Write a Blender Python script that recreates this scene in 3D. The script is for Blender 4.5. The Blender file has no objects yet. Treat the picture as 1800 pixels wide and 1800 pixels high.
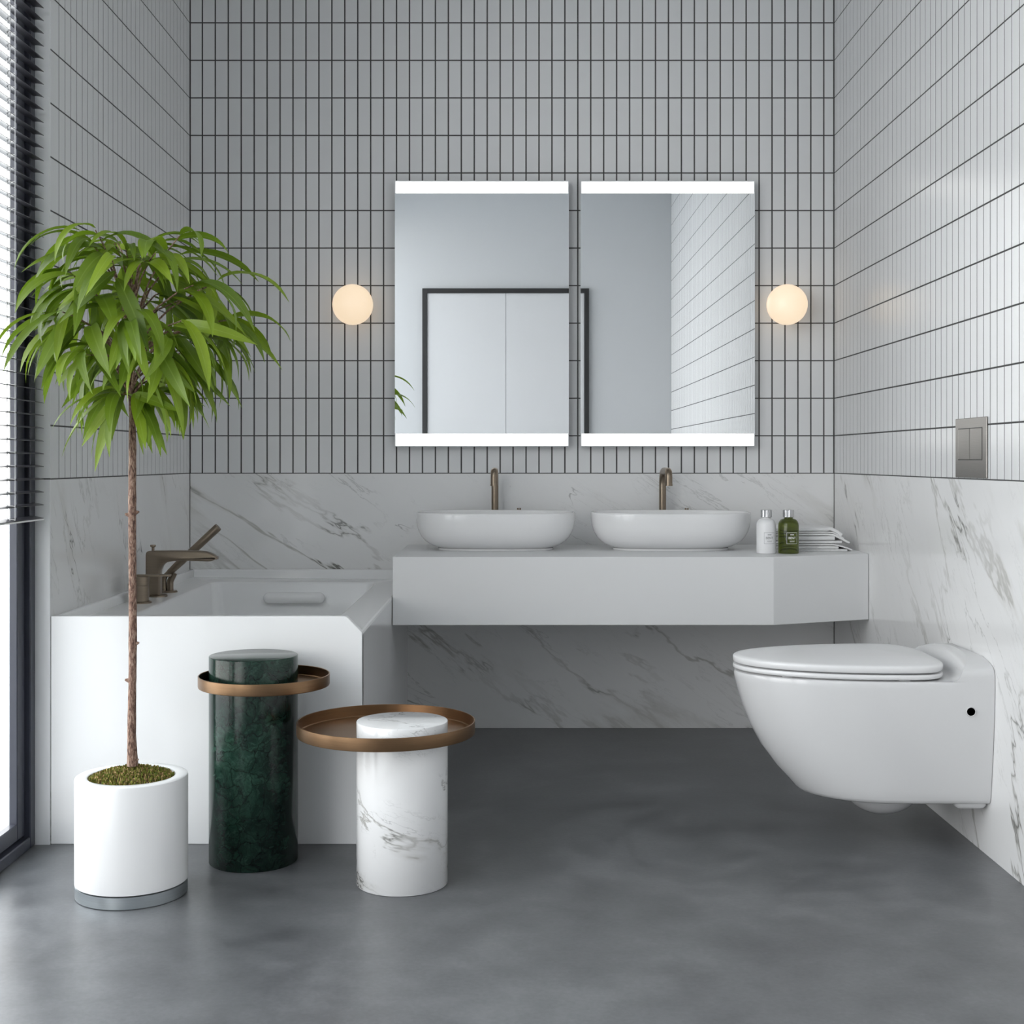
import bpy, bmesh, math, random
from mathutils import Vector, Matrix, Euler

random.seed(11)
S = bpy.context.scene
COL = S.collection
PI = math.pi

# ------------------------------------------------------------------ camera, world, light, exposure
CAM_D, EYE, PXM = 5.0, 1.0, 472.0          # distance to the back wall, eye height, pixels per metre at the back wall
cam = bpy.data.cameras.new('camera')
cam.sensor_width = 36.0
cam.lens = 36.0 * PXM * CAM_D / 1800.0
cam.shift_y = -92.0 / 1800.0
cam_o = bpy.data.objects.new('camera', cam)
cam_o.location = (0, -CAM_D, EYE)
cam_o.rotation_euler = (PI / 2, 0, 0)
COL.objects.link(cam_o)
S.camera = cam_o

SKY = 5.6
w = bpy.data.worlds.new('sky')
S.world = w
w.use_nodes = True
wn, wl = w.node_tree.nodes, w.node_tree.links
for n in list(wn):
    wn.remove(n)
wo = wn.new('ShaderNodeOutputWorld')
wb = wn.new('ShaderNodeBackground')
wb.inputs['Strength'].default_value = SKY
wtc = wn.new('ShaderNodeTexCoord')
wsep = wn.new('ShaderNodeSeparateXYZ')
wr = wn.new('ShaderNodeValToRGB')
wr.color_ramp.elements[0].position = 0.0
wr.color_ramp.elements[0].color = (1.0, 0.955, 0.915, 1)
wr.color_ramp.elements[1].position = 0.75
wr.color_ramp.elements[1].color = (0.84, 0.885, 0.94, 1)
wl.new(wtc.outputs['Generated'], wsep.inputs[0])
wl.new(wsep.outputs['Z'], wr.inputs[0])
wl.new(wr.outputs[0], wb.inputs['Color'])
wl.new(wb.outputs[0], wo.inputs[0])

# portals in the window openings: they only guide sky sampling
for i, (ya, yb) in enumerate(((-2.38, -1.55), (-3.78, -2.42), (-5.17, -3.82))):
    L = bpy.data.lights.new('window_portal', 'AREA')
    L.shape = 'RECTANGLE'
    L.size = 2.9
    L.size_y = yb - ya
    L.cycles.is_portal = True
    lo = bpy.data.objects.new('window_portal', L)
    lo.location = (-1.34, (ya + yb) / 2, 1.47)
    lo.rotation_euler = (0, -PI / 2, 0)
    COL.objects.link(lo)

S.view_settings.view_transform = 'Standard'
S.view_settings.look = 'None'
S.view_settings.gamma = 1.0
S.view_settings.use_curve_mapping = False
S.view_settings.exposure = 0.17
S.cycles.use_denoising = True
S.cycles.adaptive_threshold = 0.02
S.cycles.max_bounces = 10
S.cycles.diffuse_bounces = 6
S.cycles.glossy_bounces = 4
S.cycles.transmission_bounces = 8
S.cycles.transparent_max_bounces = 16
S.cycles.sample_clamp_indirect = 6.0
S.cycles.caustics_reflective = False
S.cycles.caustics_refractive = False


# ------------------------------------------------------------------ pixel helpers
def scale_at(y):
    return CAM_D / (CAM_D + y)


def pt(px, py, y):
    k = PXM * scale_at(y)
    return Vector(((px - 900) / k, y, EYE - (py - 808) / k))


# ------------------------------------------------------------------ material helpers
class Mat:
    def __init__(self, name):
        self.m = bpy.data.materials.new(name)
        self.m.use_nodes = True
        self.t = self.m.node_tree
        self.N = self.t.nodes
        self.b = self.N['Principled BSDF']
        self.out = self.N['Material Output']

    def n(self, kind, **kw):
        nd = self.N.new('ShaderNode' + kind)
        for k, v in kw.items():
            if k.startswith('i_'):
                nd.inputs[k[2:].replace('_', ' ')].default_value = v
            else:
                setattr(nd, k, v)
        return nd

    def l(self, a, b):
        self.t.links.new(a, b)

    def set(self, **kw):
        for k, v in kw.items():
            self.b.inputs[k.replace('_', ' ')].default_value = v
        return self

    def math(self, op, a, b=None, clamp=False):
        nd = self.n('Math', operation=op, use_clamp=clamp)
        for i, v in enumerate((a, b)):
            if v is None:
                continue
            if isinstance(v, (int, float)):
                nd.inputs[i].default_value = v
            else:
                self.l(v, nd.inputs[i])
        return nd.outputs[0]

    def mix(self, f, a, b, blend='MIX'):
        nd = self.n('Mix', data_type='RGBA', blend_type=blend)
        for i, v in ((0, f), (6, a), (7, b)):
            if isinstance(v, (int, float)):
                nd.inputs[i].default_value = v
            elif isinstance(v, (tuple, list)):
                nd.inputs[i].default_value = tuple(v) + ((1,) if len(v) == 3 else ())
            else:
                self.l(v, nd.inputs[i])
        return nd.outputs[2]

    def ramp(self, fac, stops, interp='LINEAR'):
        nd = self.n('ValToRGB')
        cr = nd.color_ramp
        cr.interpolation = interp
        while len(cr.elements) < len(stops):
            cr.elements.new(0.5)
        for e, (p, c) in zip(cr.elements, stops):
            e.position = p
            e.color = tuple(c) + (1,) if len(c) == 3 else c
        self.l(fac, nd.inputs[0])
        return nd.outputs[0]

    def noise(self, vec, scale, detail=3, rough=0.5, dist=0.0):
        nd = self.n('TexNoise')
        nd.inputs['Scale'].default_value = scale
        nd.inputs['Detail'].default_value = detail
        nd.inputs['Roughness'].default_value = rough
        nd.inputs['Distortion'].default_value = dist
        if vec is not None:
            self.l(vec, nd.inputs['Vector'])
        return nd.outputs['Fac']

    def bump(self, h, strength=0.1, dist=0.01):
        nd = self.n('Bump')
        nd.inputs['Strength'].default_value = strength
        nd.inputs['Distance'].default_value = dist
        self.l(h, nd.inputs['Height'])
        self.l(nd.outputs[0], self.b.inputs['Normal'])

    def objco(self):
        return self.n('TexCoord').outputs['Object']


def plain(name, col, rough=0.4, metal=0.0, spec=0.5, var=0.0, vscale=6.0, **kw):
    M = Mat(name)
    M.set(Roughness=rough, Metallic=metal)
    M.b.inputs['Specular IOR Level'].default_value = spec
    f = M.noise(M.objco(), vscale, 3)
    c = M.mix(f, [x * (1 - var) for x in col], [min(1, x * (1 + var)) for x in col])
    M.l(c, M.b.inputs['Base Color'])
    M.set(**kw)
    return M.m


def marble(name, across, along, sc=1.0, base=(0.80, 0.80, 0.80), seed=0.0, rough=0.12, amount=1.0):
    """white marble with drawn-out grey and ochre veins running along one direction"""
    M = Mat(name)
    co = M.objco()
    third = Vector(across).cross(Vector(along)).normalized()

    def dot(v, k):
        d = M.n('VectorMath', operation='DOT_PRODUCT')
        M.l(co, d.inputs[0])
        d.inputs[1].default_value = Vector(v).normalized()
        return M.math('MULTIPLY', d.outputs['Value'], k * sc)
    p, q, r = dot(across, 1.0), dot(along, 1.0), dot(third, 1.0)

    def vec(kp, kq, off):
        c = M.n('CombineXYZ')
        M.l(M.math('ADD', M.math('MULTIPLY', p, kp), off + seed), c.inputs[0])
        M.l(M.math('ADD', M.math('MULTIPLY', q, kq), off * 0.37 + seed), c.inputs[1])
        M.l(M.math('MULTIPLY', r, kp * 0.6), c.inputs[2])
        return c.outputs[0]

    def vein(v, scale, width, detail=6, rough_=0.6, dist=0.3):
        n = M.noise(v, scale, detail, rough_, dist)
        a = M.math('ABSOLUTE', M.math('SUBTRACT', n, 0.5))
        mr = M.n('MapRange', interpolation_type='SMOOTHSTEP')
        mr.inputs['From Min'].default_value = 0.0
        mr.inputs['From Max'].default_value = width
        mr.inputs['To Min'].default_value = 1.0
        mr.inputs['To Max'].default_value = 0.0
        M.l(a, mr.inputs['Value'])
        return mr.outputs[0]

    def mask(v, scale, lo, hi):
        n = M.noise(v, scale, 2)
        mr = M.n('MapRange', interpolation_type='SMOOTHSTEP')
        mr.inputs['From Min'].default_value = lo
        mr.inputs['From Max'].default_value = hi
        M.l(n, mr.inputs['Value'])
        return mr.outputs[0]

    main = M.math('MULTIPLY', vein(vec(1.6, 0.42, 3.1), 1.5, 0.016), mask(vec(1.0, 0.5, 9.0), 1.6, 0.40, 0.62))
    core = M.math('MULTIPLY', vein(vec(1.6, 0.42, 3.1), 1.5, 0.0055), mask(vec(1.3, 1.3, 5.0), 2.4, 0.5, 0.68))
    wide = M.math('MULTIPLY', vein(vec(1.6, 0.42, 3.1), 1.5, 0.05), mask(vec(1.2, 0.7, 21.0), 2.0, 0.52, 0.72))
    fine = M.math('MULTIPLY', vein(vec(3.2, 0.7, 14.0), 2.6, 0.014), mask(vec(1.2, 0.8, 2.0), 2.6, 0.46, 0.66))
    hair = M.math('MULTIPLY', vein(vec(7.0, 1.0, 31.0), 2.8, 0.012), mask(vec(2.0, 1.0, 40.0), 2.6, 0.48, 0.66))
    cloud = M.noise(vec(1.5, 0.7, 50.0), 2.2, 5, 0.6)
    c = M.mix(cloud, [x * 0.93 for x in base], [min(1, x * 1.05) for x in base])
    c = M.mix(M.math('MULTIPLY', hair, 0.22 * amount), c, (0.38, 0.38, 0.37))
    c = M.mix(M.math('MULTIPLY', fine, 0.42 * amount), c, (0.33, 0.33, 0.32))
    c = M.mix(M.math('MULTIPLY', wide, 0.40 * amount), c, (0.45, 0.43, 0.38))
    c = M.mix(M.math('MULTIPLY', main, 0.62 * amount), c, (0.32, 0.31, 0.28))
    c = M.mix(M.math('MULTIPLY', core, 0.80 * amount), c, (0.12, 0.12, 0.11))
    M.l(c, M.b.inputs['Base Color'])
    M.set(Roughness=rough)
    return M.m


def green_marble():
    M = Mat('green marble')
    co = M.objco()
    wob = M.n('TexNoise')
    wob.inputs['Scale'].default_value = 7.0
    wob.inputs['Detail'].default_value = 4
    M.l(co, wob.inputs['Vector'])
    ad = M.n('VectorMath', operation='MULTIPLY_ADD')
    M.l(wob.outputs['Color'], ad.inputs[0])
    ad.inputs[1].default_value = (0.16, 0.16, 0.16)
    M.l(co, ad.inputs[2])
    wob2 = M.n('TexNoise')
    wob2.inputs['Scale'].default_value = 30.0
    wob2.inputs['Detail'].default_value = 5
    M.l(co, wob2.inputs['Vector'])
    ad2 = M.n('VectorMath', operation='MULTIPLY_ADD')
    M.l(wob2.outputs['Color'], ad2.inputs[0])
    ad2.inputs[1].default_value = (0.045, 0.045, 0.045)
    M.l(ad.outputs[0], ad2.inputs[2])
    v = ad2.outputs[0]

    def edges(scale, width):
        vo = M.n('TexVoronoi', feature='DISTANCE_TO_EDGE')
        vo.inputs['Scale'].default_value = scale
        M.l(v, vo.inputs['Vector'])
        mr = M.n('MapRange', interpolation_type='SMOOTHSTEP')
        mr.inputs['From Max'].default_value = width
        mr.inputs['To Min'].default_value = 1.0
        mr.inputs['To Max'].default_value = 0.0
        M.l(vo.outputs['Distance'], mr.inputs['Value'])
        return mr.outputs[0]
    n1 = M.noise(v, 9.0, 8, 0.72, 0.8)
    n2 = M.noise(v, 3.2, 4, 0.6, 0.5)
    fine = M.noise(v, 45.0, 6, 0.75, 1.2)
    c = M.ramp(n1, [(0.30, (0.003, 0.008, 0.006)), (0.48, (0.009, 0.028, 0.019)), (0.68, (0.030, 0.075, 0.051))])
    c = M.mix(M.math('MULTIPLY', M.ramp(fine, [(0.5, (0, 0, 0)), (0.68, (1, 1, 1))]), 0.5), c, (0.055, 0.115, 0.085))
    c = M.mix(M.math('MULTIPLY', edges(20.0, 0.055), 0.8), c, (0.003, 0.006, 0.005))
    c = M.mix(M.math('MULTIPLY', edges(48.0, 0.06), 0.5), c, (0.004, 0.008, 0.007))
    c = M.mix(M.ramp(n2, [(0.36, (0.75, 0.75, 0.75)), (0.52, (0, 0, 0))]), c, (0.004, 0.009, 0.008))
    M.l(c, M.b.inputs['Base Color'])
    M.set(Roughness=0.17)
    M.b.inputs['Specular IOR Level'].default_value = 0.3
    return M.m


def concrete():
    M = Mat('polished concrete')
    co = M.objco()
    a = M.noise(co, 1.3, 6, 0.62, 0.3)
    b = M.noise(co, 7.0, 5, 0.6, 0.2)
    d = M.noise(co, 90.0, 3, 0.6)
    mixv = M.math('ADD', M.math('ADD', M.math('MULTIPLY', a, 0.48), M.math('MULTIPLY', b, 0.39)), M.math('MULTIPLY', d, 0.13))
    c = M.ramp(mixv, [(0.38, (0.078, 0.080, 0.085)), (0.51, (0.124, 0.127, 0.133)), (0.64, (0.185, 0.188, 0.195))])
    M.l(c, M.b.inputs['Base Color'])
    ro = M.n('MapRange')
    ro.inputs['To Min'].default_value = 0.24
    ro.inputs['To Max'].default_value = 0.44
    M.l(b, ro.inputs['Value'])
    M.l(ro.outputs[0], M.b.inputs['Roughness'])
    M.bump(M.math('ADD', M.math('MULTIPLY', d, 0.5), b), 0.05, 0.004)
    return M.m


def emissive(name, col, strength):
    M = Mat(name)
    M.set(Roughness=0.35)
    M.b.inputs['Base Color'].default_value = (0.5, 0.48, 0.45, 1)
    f = M.noise(M.objco(), 3.0, 1)
    c = M.mix(f, [x * 0.99 for x in col], col)
    M.l(c, M.b.inputs['Emission Color'])
    M.b.inputs['Emission Strength'].default_value = strength
    return M.m


def brushed(name, col, rough, streak=(1, 1, 60), var=0.15):
    M = Mat(name)
    mp = M.n('Mapping')
    mp.inputs['Scale'].default_value = streak
    M.l(M.objco(), mp.inputs['Vector'])
    f = M.noise(mp.outputs[0], 12.0, 3)
    c = M.mix(f, [x * (1 - var) for x in col], [x * (1 + var) for x in col])
    M.l(c, M.b.inputs['Base Color'])
    M.set(Metallic=1.0, Roughness=rough)
    return M.m


def glass_pane():
    M = Mat('window glass')
    M.N.remove(M.b)
    tr = M.n('BsdfTransparent')
    tr.inputs[0].default_value = (0.97, 0.985, 0.99, 1)
    gl = M.n('BsdfGlossy')
    gl.inputs['Roughness'].default_value = 0.0
    fr = M.n('LayerWeight')
    fr.inputs['Blend'].default_value = 0.5
    f = M.noise(M.objco(), 2.0, 1)
    sch = M.math('ADD', 0.04, M.math('MULTIPLY', M.math('POWER', fr.outputs['Facing'], 5.0), 0.9))
    k = M.math('MULTIPLY', sch, M.math('ADD', 0.98, M.math('MULTIPLY', f, 0.04)))
    mx = M.n('MixShader')
    M.l(k, mx.inputs[0])
    M.l(tr.outputs[0], mx.inputs[1])
    M.l(gl.outputs[0], mx.inputs[2])
    M.l(mx.outputs[0], M.out.inputs[0])
    return M.m


def liquid_glass():
    M = Mat('olive green liquid')
    f = M.noise(M.objco(), 20.0, 2)
    c = M.mix(f, (0.15, 0.19, 0.030), (0.19, 0.23, 0.042))
    M.l(c, M.b.inputs['Base Color'])
    M.set(Roughness=0.02, IOR=1.4)
    M.b.inputs['Transmission Weight'].default_value = 1.0
    return M.m


def leaf_mat():
    M = Mat('leaf')
    uv = M.n('TexCoord').outputs['UV']
    sp = M.n('SeparateXYZ')
    M.l(uv, sp.inputs[0])
    u, v = sp.outputs[0], sp.outputs[1]
    rnd = M.n('ObjectInfo').outputs['Random']
    n = M.noise(M.objco(), 60.0, 4, 0.6)
    c = M.ramp(rnd, [(0.0, (0.045, 0.100, 0.005)), (0.45, (0.135, 0.235, 0.008)), (1.0, (0.270, 0.385, 0.018))])
    c = M.mix(M.math('MULTIPLY', n, 0.5), c, (0.16, 0.20, 0.025))
    c = M.mix(M.math('MULTIPLY', M.math('POWER', u, 3.0), 0.35), c, (0.30, 0.42, 0.06))
    a = M.math('ABSOLUTE', M.math('SUBTRACT', v, 0.5))
    rib = M.ramp(a, [(0.0, (1, 1, 1)), (0.06, (0, 0, 0))])
    c = M.mix(M.math('MULTIPLY', rib, 0.4), c, (0.34, 0.45, 0.10))
    M.l(c, M.b.inputs['Base Color'])
    M.set(Roughness=0.42)
    tl = M.n('BsdfTranslucent')
    M.l(M.mix(0.5, c, (0.30, 0.50, 0.03)), tl.inputs[0])
    mx = M.n('MixShader')
    mx.inputs[0].default_value = 0.32
    M.l(M.b.outputs[0], mx.inputs[1])
    M.l(tl.outputs[0], mx.inputs[2])
    M.l(mx.outputs[0], M.out.inputs[0])
    return M.m


def bark_mat():
    M = Mat('bark')
    mp = M.n('Mapping')
    mp.inputs['Scale'].default_value = (1, 1, 0.3)
    M.l(M.objco(), mp.inputs['Vector'])
    n = M.noise(mp.outputs[0], 230.0, 5, 0.65, 0.6)
    z = M.n('SeparateXYZ')
    M.l(M.objco(), z.inputs[0])
    c = M.ramp(n, [(0.36, (0.05, 0.024, 0.017)), (0.5, (0.22, 0.125, 0.09)), (0.64, (0.42, 0.30, 0.23))])
    M.l(c, M.b.inputs['Base Color'])
    M.set(Roughness=0.8)
    M.bump(n, 0.5, 0.004)
    return M.m


def moss_mat():
    M = Mat('moss')
    n = M.noise(M.objco(), 140.0, 3, 0.75)
    c = M.ramp(n, [(0.30, (0.035, 0.055, 0.006)), (0.42, (0.110, 0.140, 0.014)), (0.50, (0.25, 0.26, 0.035)), (0.55, (0.16, 0.080, 0.040)), (0.63, (0.62, 0.42, 0.20))])
    M.l(c, M.b.inputs['Base Color'])
    M.set(Roughness=0.9)
    return M.m


MT = {
    'tile': plain('glazed tile', (0.74, 0.745, 0.75), 0.22, var=0.02, vscale=2.0),
    'grout': plain('grey grout', (0.075, 0.075, 0.075), 0.9, var=0.1, vscale=40),
    'paint': plain('white paint', (0.76, 0.77, 0.78), 0.6, var=0.015, vscale=3),
    'ceiling_paint': plain('bright white ceiling paint', (0.90, 0.90, 0.90), 0.7, var=0.01, vscale=2),
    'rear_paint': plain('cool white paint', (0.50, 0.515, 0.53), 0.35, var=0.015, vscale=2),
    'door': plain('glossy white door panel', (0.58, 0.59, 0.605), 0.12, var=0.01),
    'black': plain('black metal', (0.018, 0.018, 0.019), 0.4, var=0.1),
    'navy': plain('navy powder coat', (0.045, 0.048, 0.066), 0.32, var=0.08),
    'slat': plain('dark slat lacquer', (0.035, 0.034, 0.040), 0.32, var=0.08),
    'cord': plain('white cord', (0.9, 0.9, 0.9), 0.7, var=0.03),
    'ceramic': plain('white ceramic', (0.65, 0.65, 0.655), 0.08, var=0.01),
    'basin': plain('bright glazed ceramic', (0.82, 0.82, 0.825), 0.06, var=0.01),
    'acrylic': plain('white acrylic', (0.84, 0.845, 0.85), 0.14, var=0.01),
    'seat': plain('white seat plastic', (0.74, 0.74, 0.745), 0.2, var=0.01),
    'solid': plain('white solid surface', (0.76, 0.765, 0.77), 0.42, var=0.012, vscale=3),
    'pot': plain('white lacquer', (0.86, 0.86, 0.86), 0.22, var=0.01),
    'hole': plain('painted hole shade', (0.01, 0.01, 0.01), 0.8, var=0.1),  # near-black that paints the shade inside the toilet's side hole
    'silver': brushed('satin silver', (0.50, 0.54, 0.56), 0.38),
    'chrome': brushed('chrome', (0.58, 0.58, 0.59), 0.14, (1, 1, 1), 0.05),
    'bronze': brushed('brushed bronze tap', (0.265, 0.215, 0.165), 0.34),
    'tray': brushed('brown bronze tray', (0.27, 0.165, 0.092), 0.36, (1, 1, 40)),
    'steel': brushed('brushed steel plate', (0.24, 0.228, 0.215), 0.34, (1, 1, 80)),
    'mirror': plain('mirror silver', (0.92, 0.93, 0.935), 0.0, 1.0, var=0.002),
    'alu': brushed('pale aluminium', (0.75, 0.76, 0.77), 0.3, (1, 1, 1), 0.05),
    'strip': emissive('lit frosted strip', (1.0, 0.99, 0.97), 1.6),
    'globe': emissive('lit opal globe', (1.0, 0.76, 0.50), 0.70),
    'floor': concrete(),
    'green': green_marble(),
    'marble_back': marble('back wall marble', (0.55, 0, 0.83), (0.83, 0, -0.55), 1.0, seed=2.0),
    'marble_left': marble('left wall marble', (0, 0.86, 0.5), (0, 0.5, -0.86), 1.0, seed=7.0),
    'marble_right': marble('right wall marble', (0, -0.75, 0.66), (0, -0.66, -0.75), 1.0, seed=4.4),
    'marble_table': marble('pillar marble', (0.35, 0.1, 0.93), (0.93, 0.1, -0.35), 1.9, base=(0.83, 0.83, 0.83), seed=3.7, amount=1.35),
    'glass': glass_pane(),
    'bottle_white': plain('white bottle', (0.82, 0.82, 0.83), 0.3, var=0.01),
    'liquid': liquid_glass(),
    'print_grey': plain('grey print', (0.35, 0.35, 0.36), 0.6, var=0.05),
    'print_white': plain('pale print', (0.78, 0.78, 0.72), 0.6, var=0.05),
    'towel': plain('white towel', (0.80, 0.80, 0.80), 0.95, var=0.04, vscale=80),
    'leaf': leaf_mat(),
    'bark': bark_mat(),
    'moss': moss_mat(),
    'soil': plain('dark soil', (0.05, 0.035, 0.02), 0.95, var=0.4, vscale=60),
    'terrace': plain('pale terrace paving', (0.60, 0.60, 0.59), 0.7, var=0.08, vscale=2),
}


# ------------------------------------------------------------------ geometry helpers
def tag(o, label=None, cat=None, group=None, kind=None):
    if label:
        o['label'] = label
    if cat:
        o['category'] = cat
    if group:
        o['group'] = group
    if kind:
        o['kind'] = kind
    return o


def empty(name, loc):
    o = bpy.data.objects.new(name, None)
    o.location = loc
    o.empty_display_size = 0.05
    COL.objects.link(o)
    return o


def world_loc(o):
    v = Vector((0, 0, 0))
    while o is not None:
        v = v + o.location
        o = o.parent
    return v


class Geo:
    """verts and faces in world coordinates, several shapes may be added before build"""

    def __init__(self):
        self.v, self.f, self.sm = [], [], []

    def add(self, v, f, smooth=False):
        o = len(self.v)
        self.v += [Vector(p) for p in v]
        self.f += [tuple(i + o for i in fc) for fc in f]
        self.sm += [smooth] * len(f)
        return self

    def box(self, x0, x1, y0, y1, z0, z1, bev=0.0, seg=2, smooth=False):
        bm = bmesh.new()
        bmesh.ops.create_cube(bm, size=1.0)
        for p in bm.verts:
            p.co = Vector(((x0 + x1) / 2 + p.co.x * (x1 - x0), (y0 + y1) / 2 + p.co.y * (y1 - y0), (z0 + z1) / 2 + p.co.z * (z1 - z0)))
        if bev:
            bmesh.ops.bevel(bm, geom=list(bm.edges), offset=bev, segments=seg, profile=0.5, affect='EDGES')
        return self.bm(bm, smooth)

    def bm(self, bm, smooth=False):
        bm.verts.index_update()
        v = [p.co.copy() for p in bm.verts]
        f = [[q.index for q in fc.verts] for fc in bm.faces]
        bm.free()
        return self.add(v, f, smooth)

    def loft(self, rings, cap0=True, cap1=True, smooth=True):
        n = len(rings[0])
        v = [p for r in rings for p in r]
        f = []
        for k in range(len(rings) - 1):
            for i in range(n):
                j = (i + 1) % n
                f.append((k * n + i, k * n + j, (k + 1) * n + j, (k + 1) * n + i))
        if cap0:
            f.append(tuple(reversed(range(n))))
        if cap1:
            f.append(tuple(range((len(rings) - 1) * n, len(rings) * n)))
        return self.add(v, f, smooth)

    def lathe(self, cx, cy, prof, n=64, cap0=True, cap1=True, smooth=True):
        rings = [[Vector((cx + r * math.cos(2 * PI * i / n), cy + r * math.sin(2 * PI * i / n), z)) for i in range(n)] for r, z in prof]
        return self.loft(rings, cap0, cap1, smooth)

    def tube(self, pts, rad, n=16, cap=True, smooth=True):
        pts = [Vector(p) for p in pts]
        if not isinstance(rad, (list, tuple)):
            rad = [rad] * len(pts)
        up = None
        rings = []
        for i, p in enumerate(pts):
            t = (pts[min(i + 1, len(pts) - 1)] - pts[max(i - 1, 0)]).normalized()
            if up is None:
                up = Vector((0, 0, 1)) if abs(t.z) < 0.9 else Vector((0, 1, 0))
            a = (up - t * up.dot(t)).normalized()
            b = t.cross(a)
            up = a
            rings.append([p + (a * math.cos(2 * PI * k / n) + b * math.sin(2 * PI * k / n)) * rad[i] for k in range(n)])
        return self.loft(rings, cap, cap, smooth)

    def prism(self, poly, axis, a, b, bev=0.0, seg=2, smooth=False):
        """poly of 2-D points; axis 'y': (x,z) extruded a..b in y; 'z': (x,y) extruded in z"""
        bm = bmesh.new()
        mk = (lambda p, t: (p[0], t, p[1])) if axis == 'y' else (lambda p, t: (p[0], p[1], t))
        A = [bm.verts.new(mk(p, a)) for p in poly]
        B = [bm.verts.new(mk(p, b)) for p in poly]
        bm.faces.new(A)
        bm.faces.new(list(reversed(B)))
        n = len(poly)
        for i in range(n):
            j = (i + 1) % n
            bm.faces.new((A[i], B[i], B[j], A[j]))
        bmesh.ops.recalc_face_normals(bm, faces=list(bm.faces))
        if bev:
            bmesh.ops.bevel(bm, geom=list(bm.edges), offset=bev, segments=seg, profile=0.5, affect='EDGES')
        return self.bm(bm, smooth)

    def build(self, name, m, parent=None, loc=None, fix=True, autosmooth=40):
        base = Vector(loc) if loc is not None else Vector((0, 0, 0))
        off = world_loc(parent) + base if parent is not None else base
        me = bpy.data.meshes.new(name)
        me.from_pydata([tuple(p - off) for p in self.v], [], self.f)
        if fix:
            bm = bmesh.new()
            bm.from_mesh(me)
            bmesh.ops.recalc_face_normals(bm, faces=list(bm.faces))
            bm.to_mesh(me)
            bm.free()
        me.polygons.foreach_set('use_smooth', self.sm)
        if any(self.sm):
            me.set_sharp_from_angle(angle=math.radians(autosmooth))
        me.materials.append(MT[m])
        me.update()
        o = bpy.data.objects.new(name, me)
        o.location = base
        COL.objects.link(o)
        if parent is not None:
            o.parent = parent
        return o


def arc(cx, cy, r, a0, a1, n):
    return [(cx + r * math.cos(math.radians(a0 + (a1 - a0) * i / n)), cy + r * math.sin(math.radians(a0 + (a1 - a0) * i / n))) for i in range(n + 1)]


def fillet_path(pts, r, n=8):
    """3-D polyline with rounded corners"""
    pts = [Vector(p) for p in pts]
    out = [pts[0]]
    for i in range(1, len(pts) - 1):
        a, b, c = pts[i - 1], pts[i], pts[i + 1]
        d0, d1 = (a - b).normalized(), (c - b).normalized()
        ang = d0.angle(d1)
        t = min(r / math.tan(ang / 2), (a - b).length * 0.49, (c - b).length * 0.49)
        p0, p1 = b + d0 * t, b + d1 * t
        for k in range(n + 1):
            u = k / n
            out.append(p0 * (1 - u) ** 2 + b * 2 * u * (1 - u) + p1 * u ** 2)
    out.append(pts[-1])
    return out


# ------------------------------------------------------------------ the room
XL, XR = -1.2, 1.2           # tiled faces of the side walls
XW = -1.2375                 # inner plane of the window frame
YT = -1.51                   # end of the tiled left wall, front of the bath
YR = -5.2                    # rear wall
ZC = 3.05                    # ceiling
GR = 0.0008                  # depth of the grout below the tile face

floor = tag(Geo().box(-1.29, 1.45, YR - 0.15, 0.2, -0.12, 0).build('floor', 'floor'), 'dark grey polished concrete floor', 'floor', kind='structure')
tag(Geo().box(-1.29, 1.45, YR - 0.15, 0.2, ZC, ZC + 0.12).build('ceiling', 'ceiling_paint'), 'white painted ceiling', 'ceiling', kind='structure')
wall_back = tag(Geo().box(-1.45, 1.45, GR, 0.2, 0, ZC).build('wall_back', 'grout'), 'back wall with stacked white tiles over a marble slab', 'wall', kind='structure')
wall_right = tag(Geo().box(XR + GR, 1.45, YR, 0.0, 0, ZC).build('wall_right', 'grout'), 'wall beside the toilet with stacked white tiles over a marble slab', 'wall', kind='structure')
wall_left = tag(Geo().box(-1.29, XL - GR, YT, 0.0, 0, ZC).build('wall_left', 'grout'), 'wall beside the bathtub with stacked white tiles over a marble slab', 'wall', kind='structure')
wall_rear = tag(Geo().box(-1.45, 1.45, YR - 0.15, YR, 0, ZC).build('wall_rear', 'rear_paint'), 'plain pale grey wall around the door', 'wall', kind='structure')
tag(Geo().box(-1.29, XW, YR, YT, 2.95, ZC).build('wall_window', 'paint'), 'white strip of wall above the windows', 'wall', kind='structure')
tag(Geo().box(-60, -1.29, -60, 40, -0.3, -0.02).build('terrace', 'terrace'), 'pale paved terrace outside the windows', 'terrace', kind='structure')

# reveal: white end panels of the left wall
g = Geo().box(-1.29, XL, YT - 0.004, YT, 0.952, ZC)
g.build('end_panel', 'paint', wall_left)
g = Geo().box(-1.29, XL, YT - 0.004, YT, 0, 0.948)
g.build('end_panel', 'paint', wall_left)

# marble slabs
ZM = 0.9480
Geo().box(XL + 0.0015, XR - 0.0015, 0, 0.02, 0, ZM, 0.0008, 1).build('marble_slab', 'marble_back', wall_back)
Geo().box(XL - 0.02, XL, YT, -0.0015, 0, ZM, 0.0008, 1).build('marble_slab', 'marble_left', wall_left)
Geo().box(XR, XR + 0.02, YR, -0.0015, 0, ZM, 0.0008, 1).build('marble_slab', 'marble_right', wall_right)

# tiles ---------------------------------------------------------
ROW0, ROWP = 0.9491, 0.13983
GV, GH = 0.0050, 0.0042        # joint widths
tile_cache = {}


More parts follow.
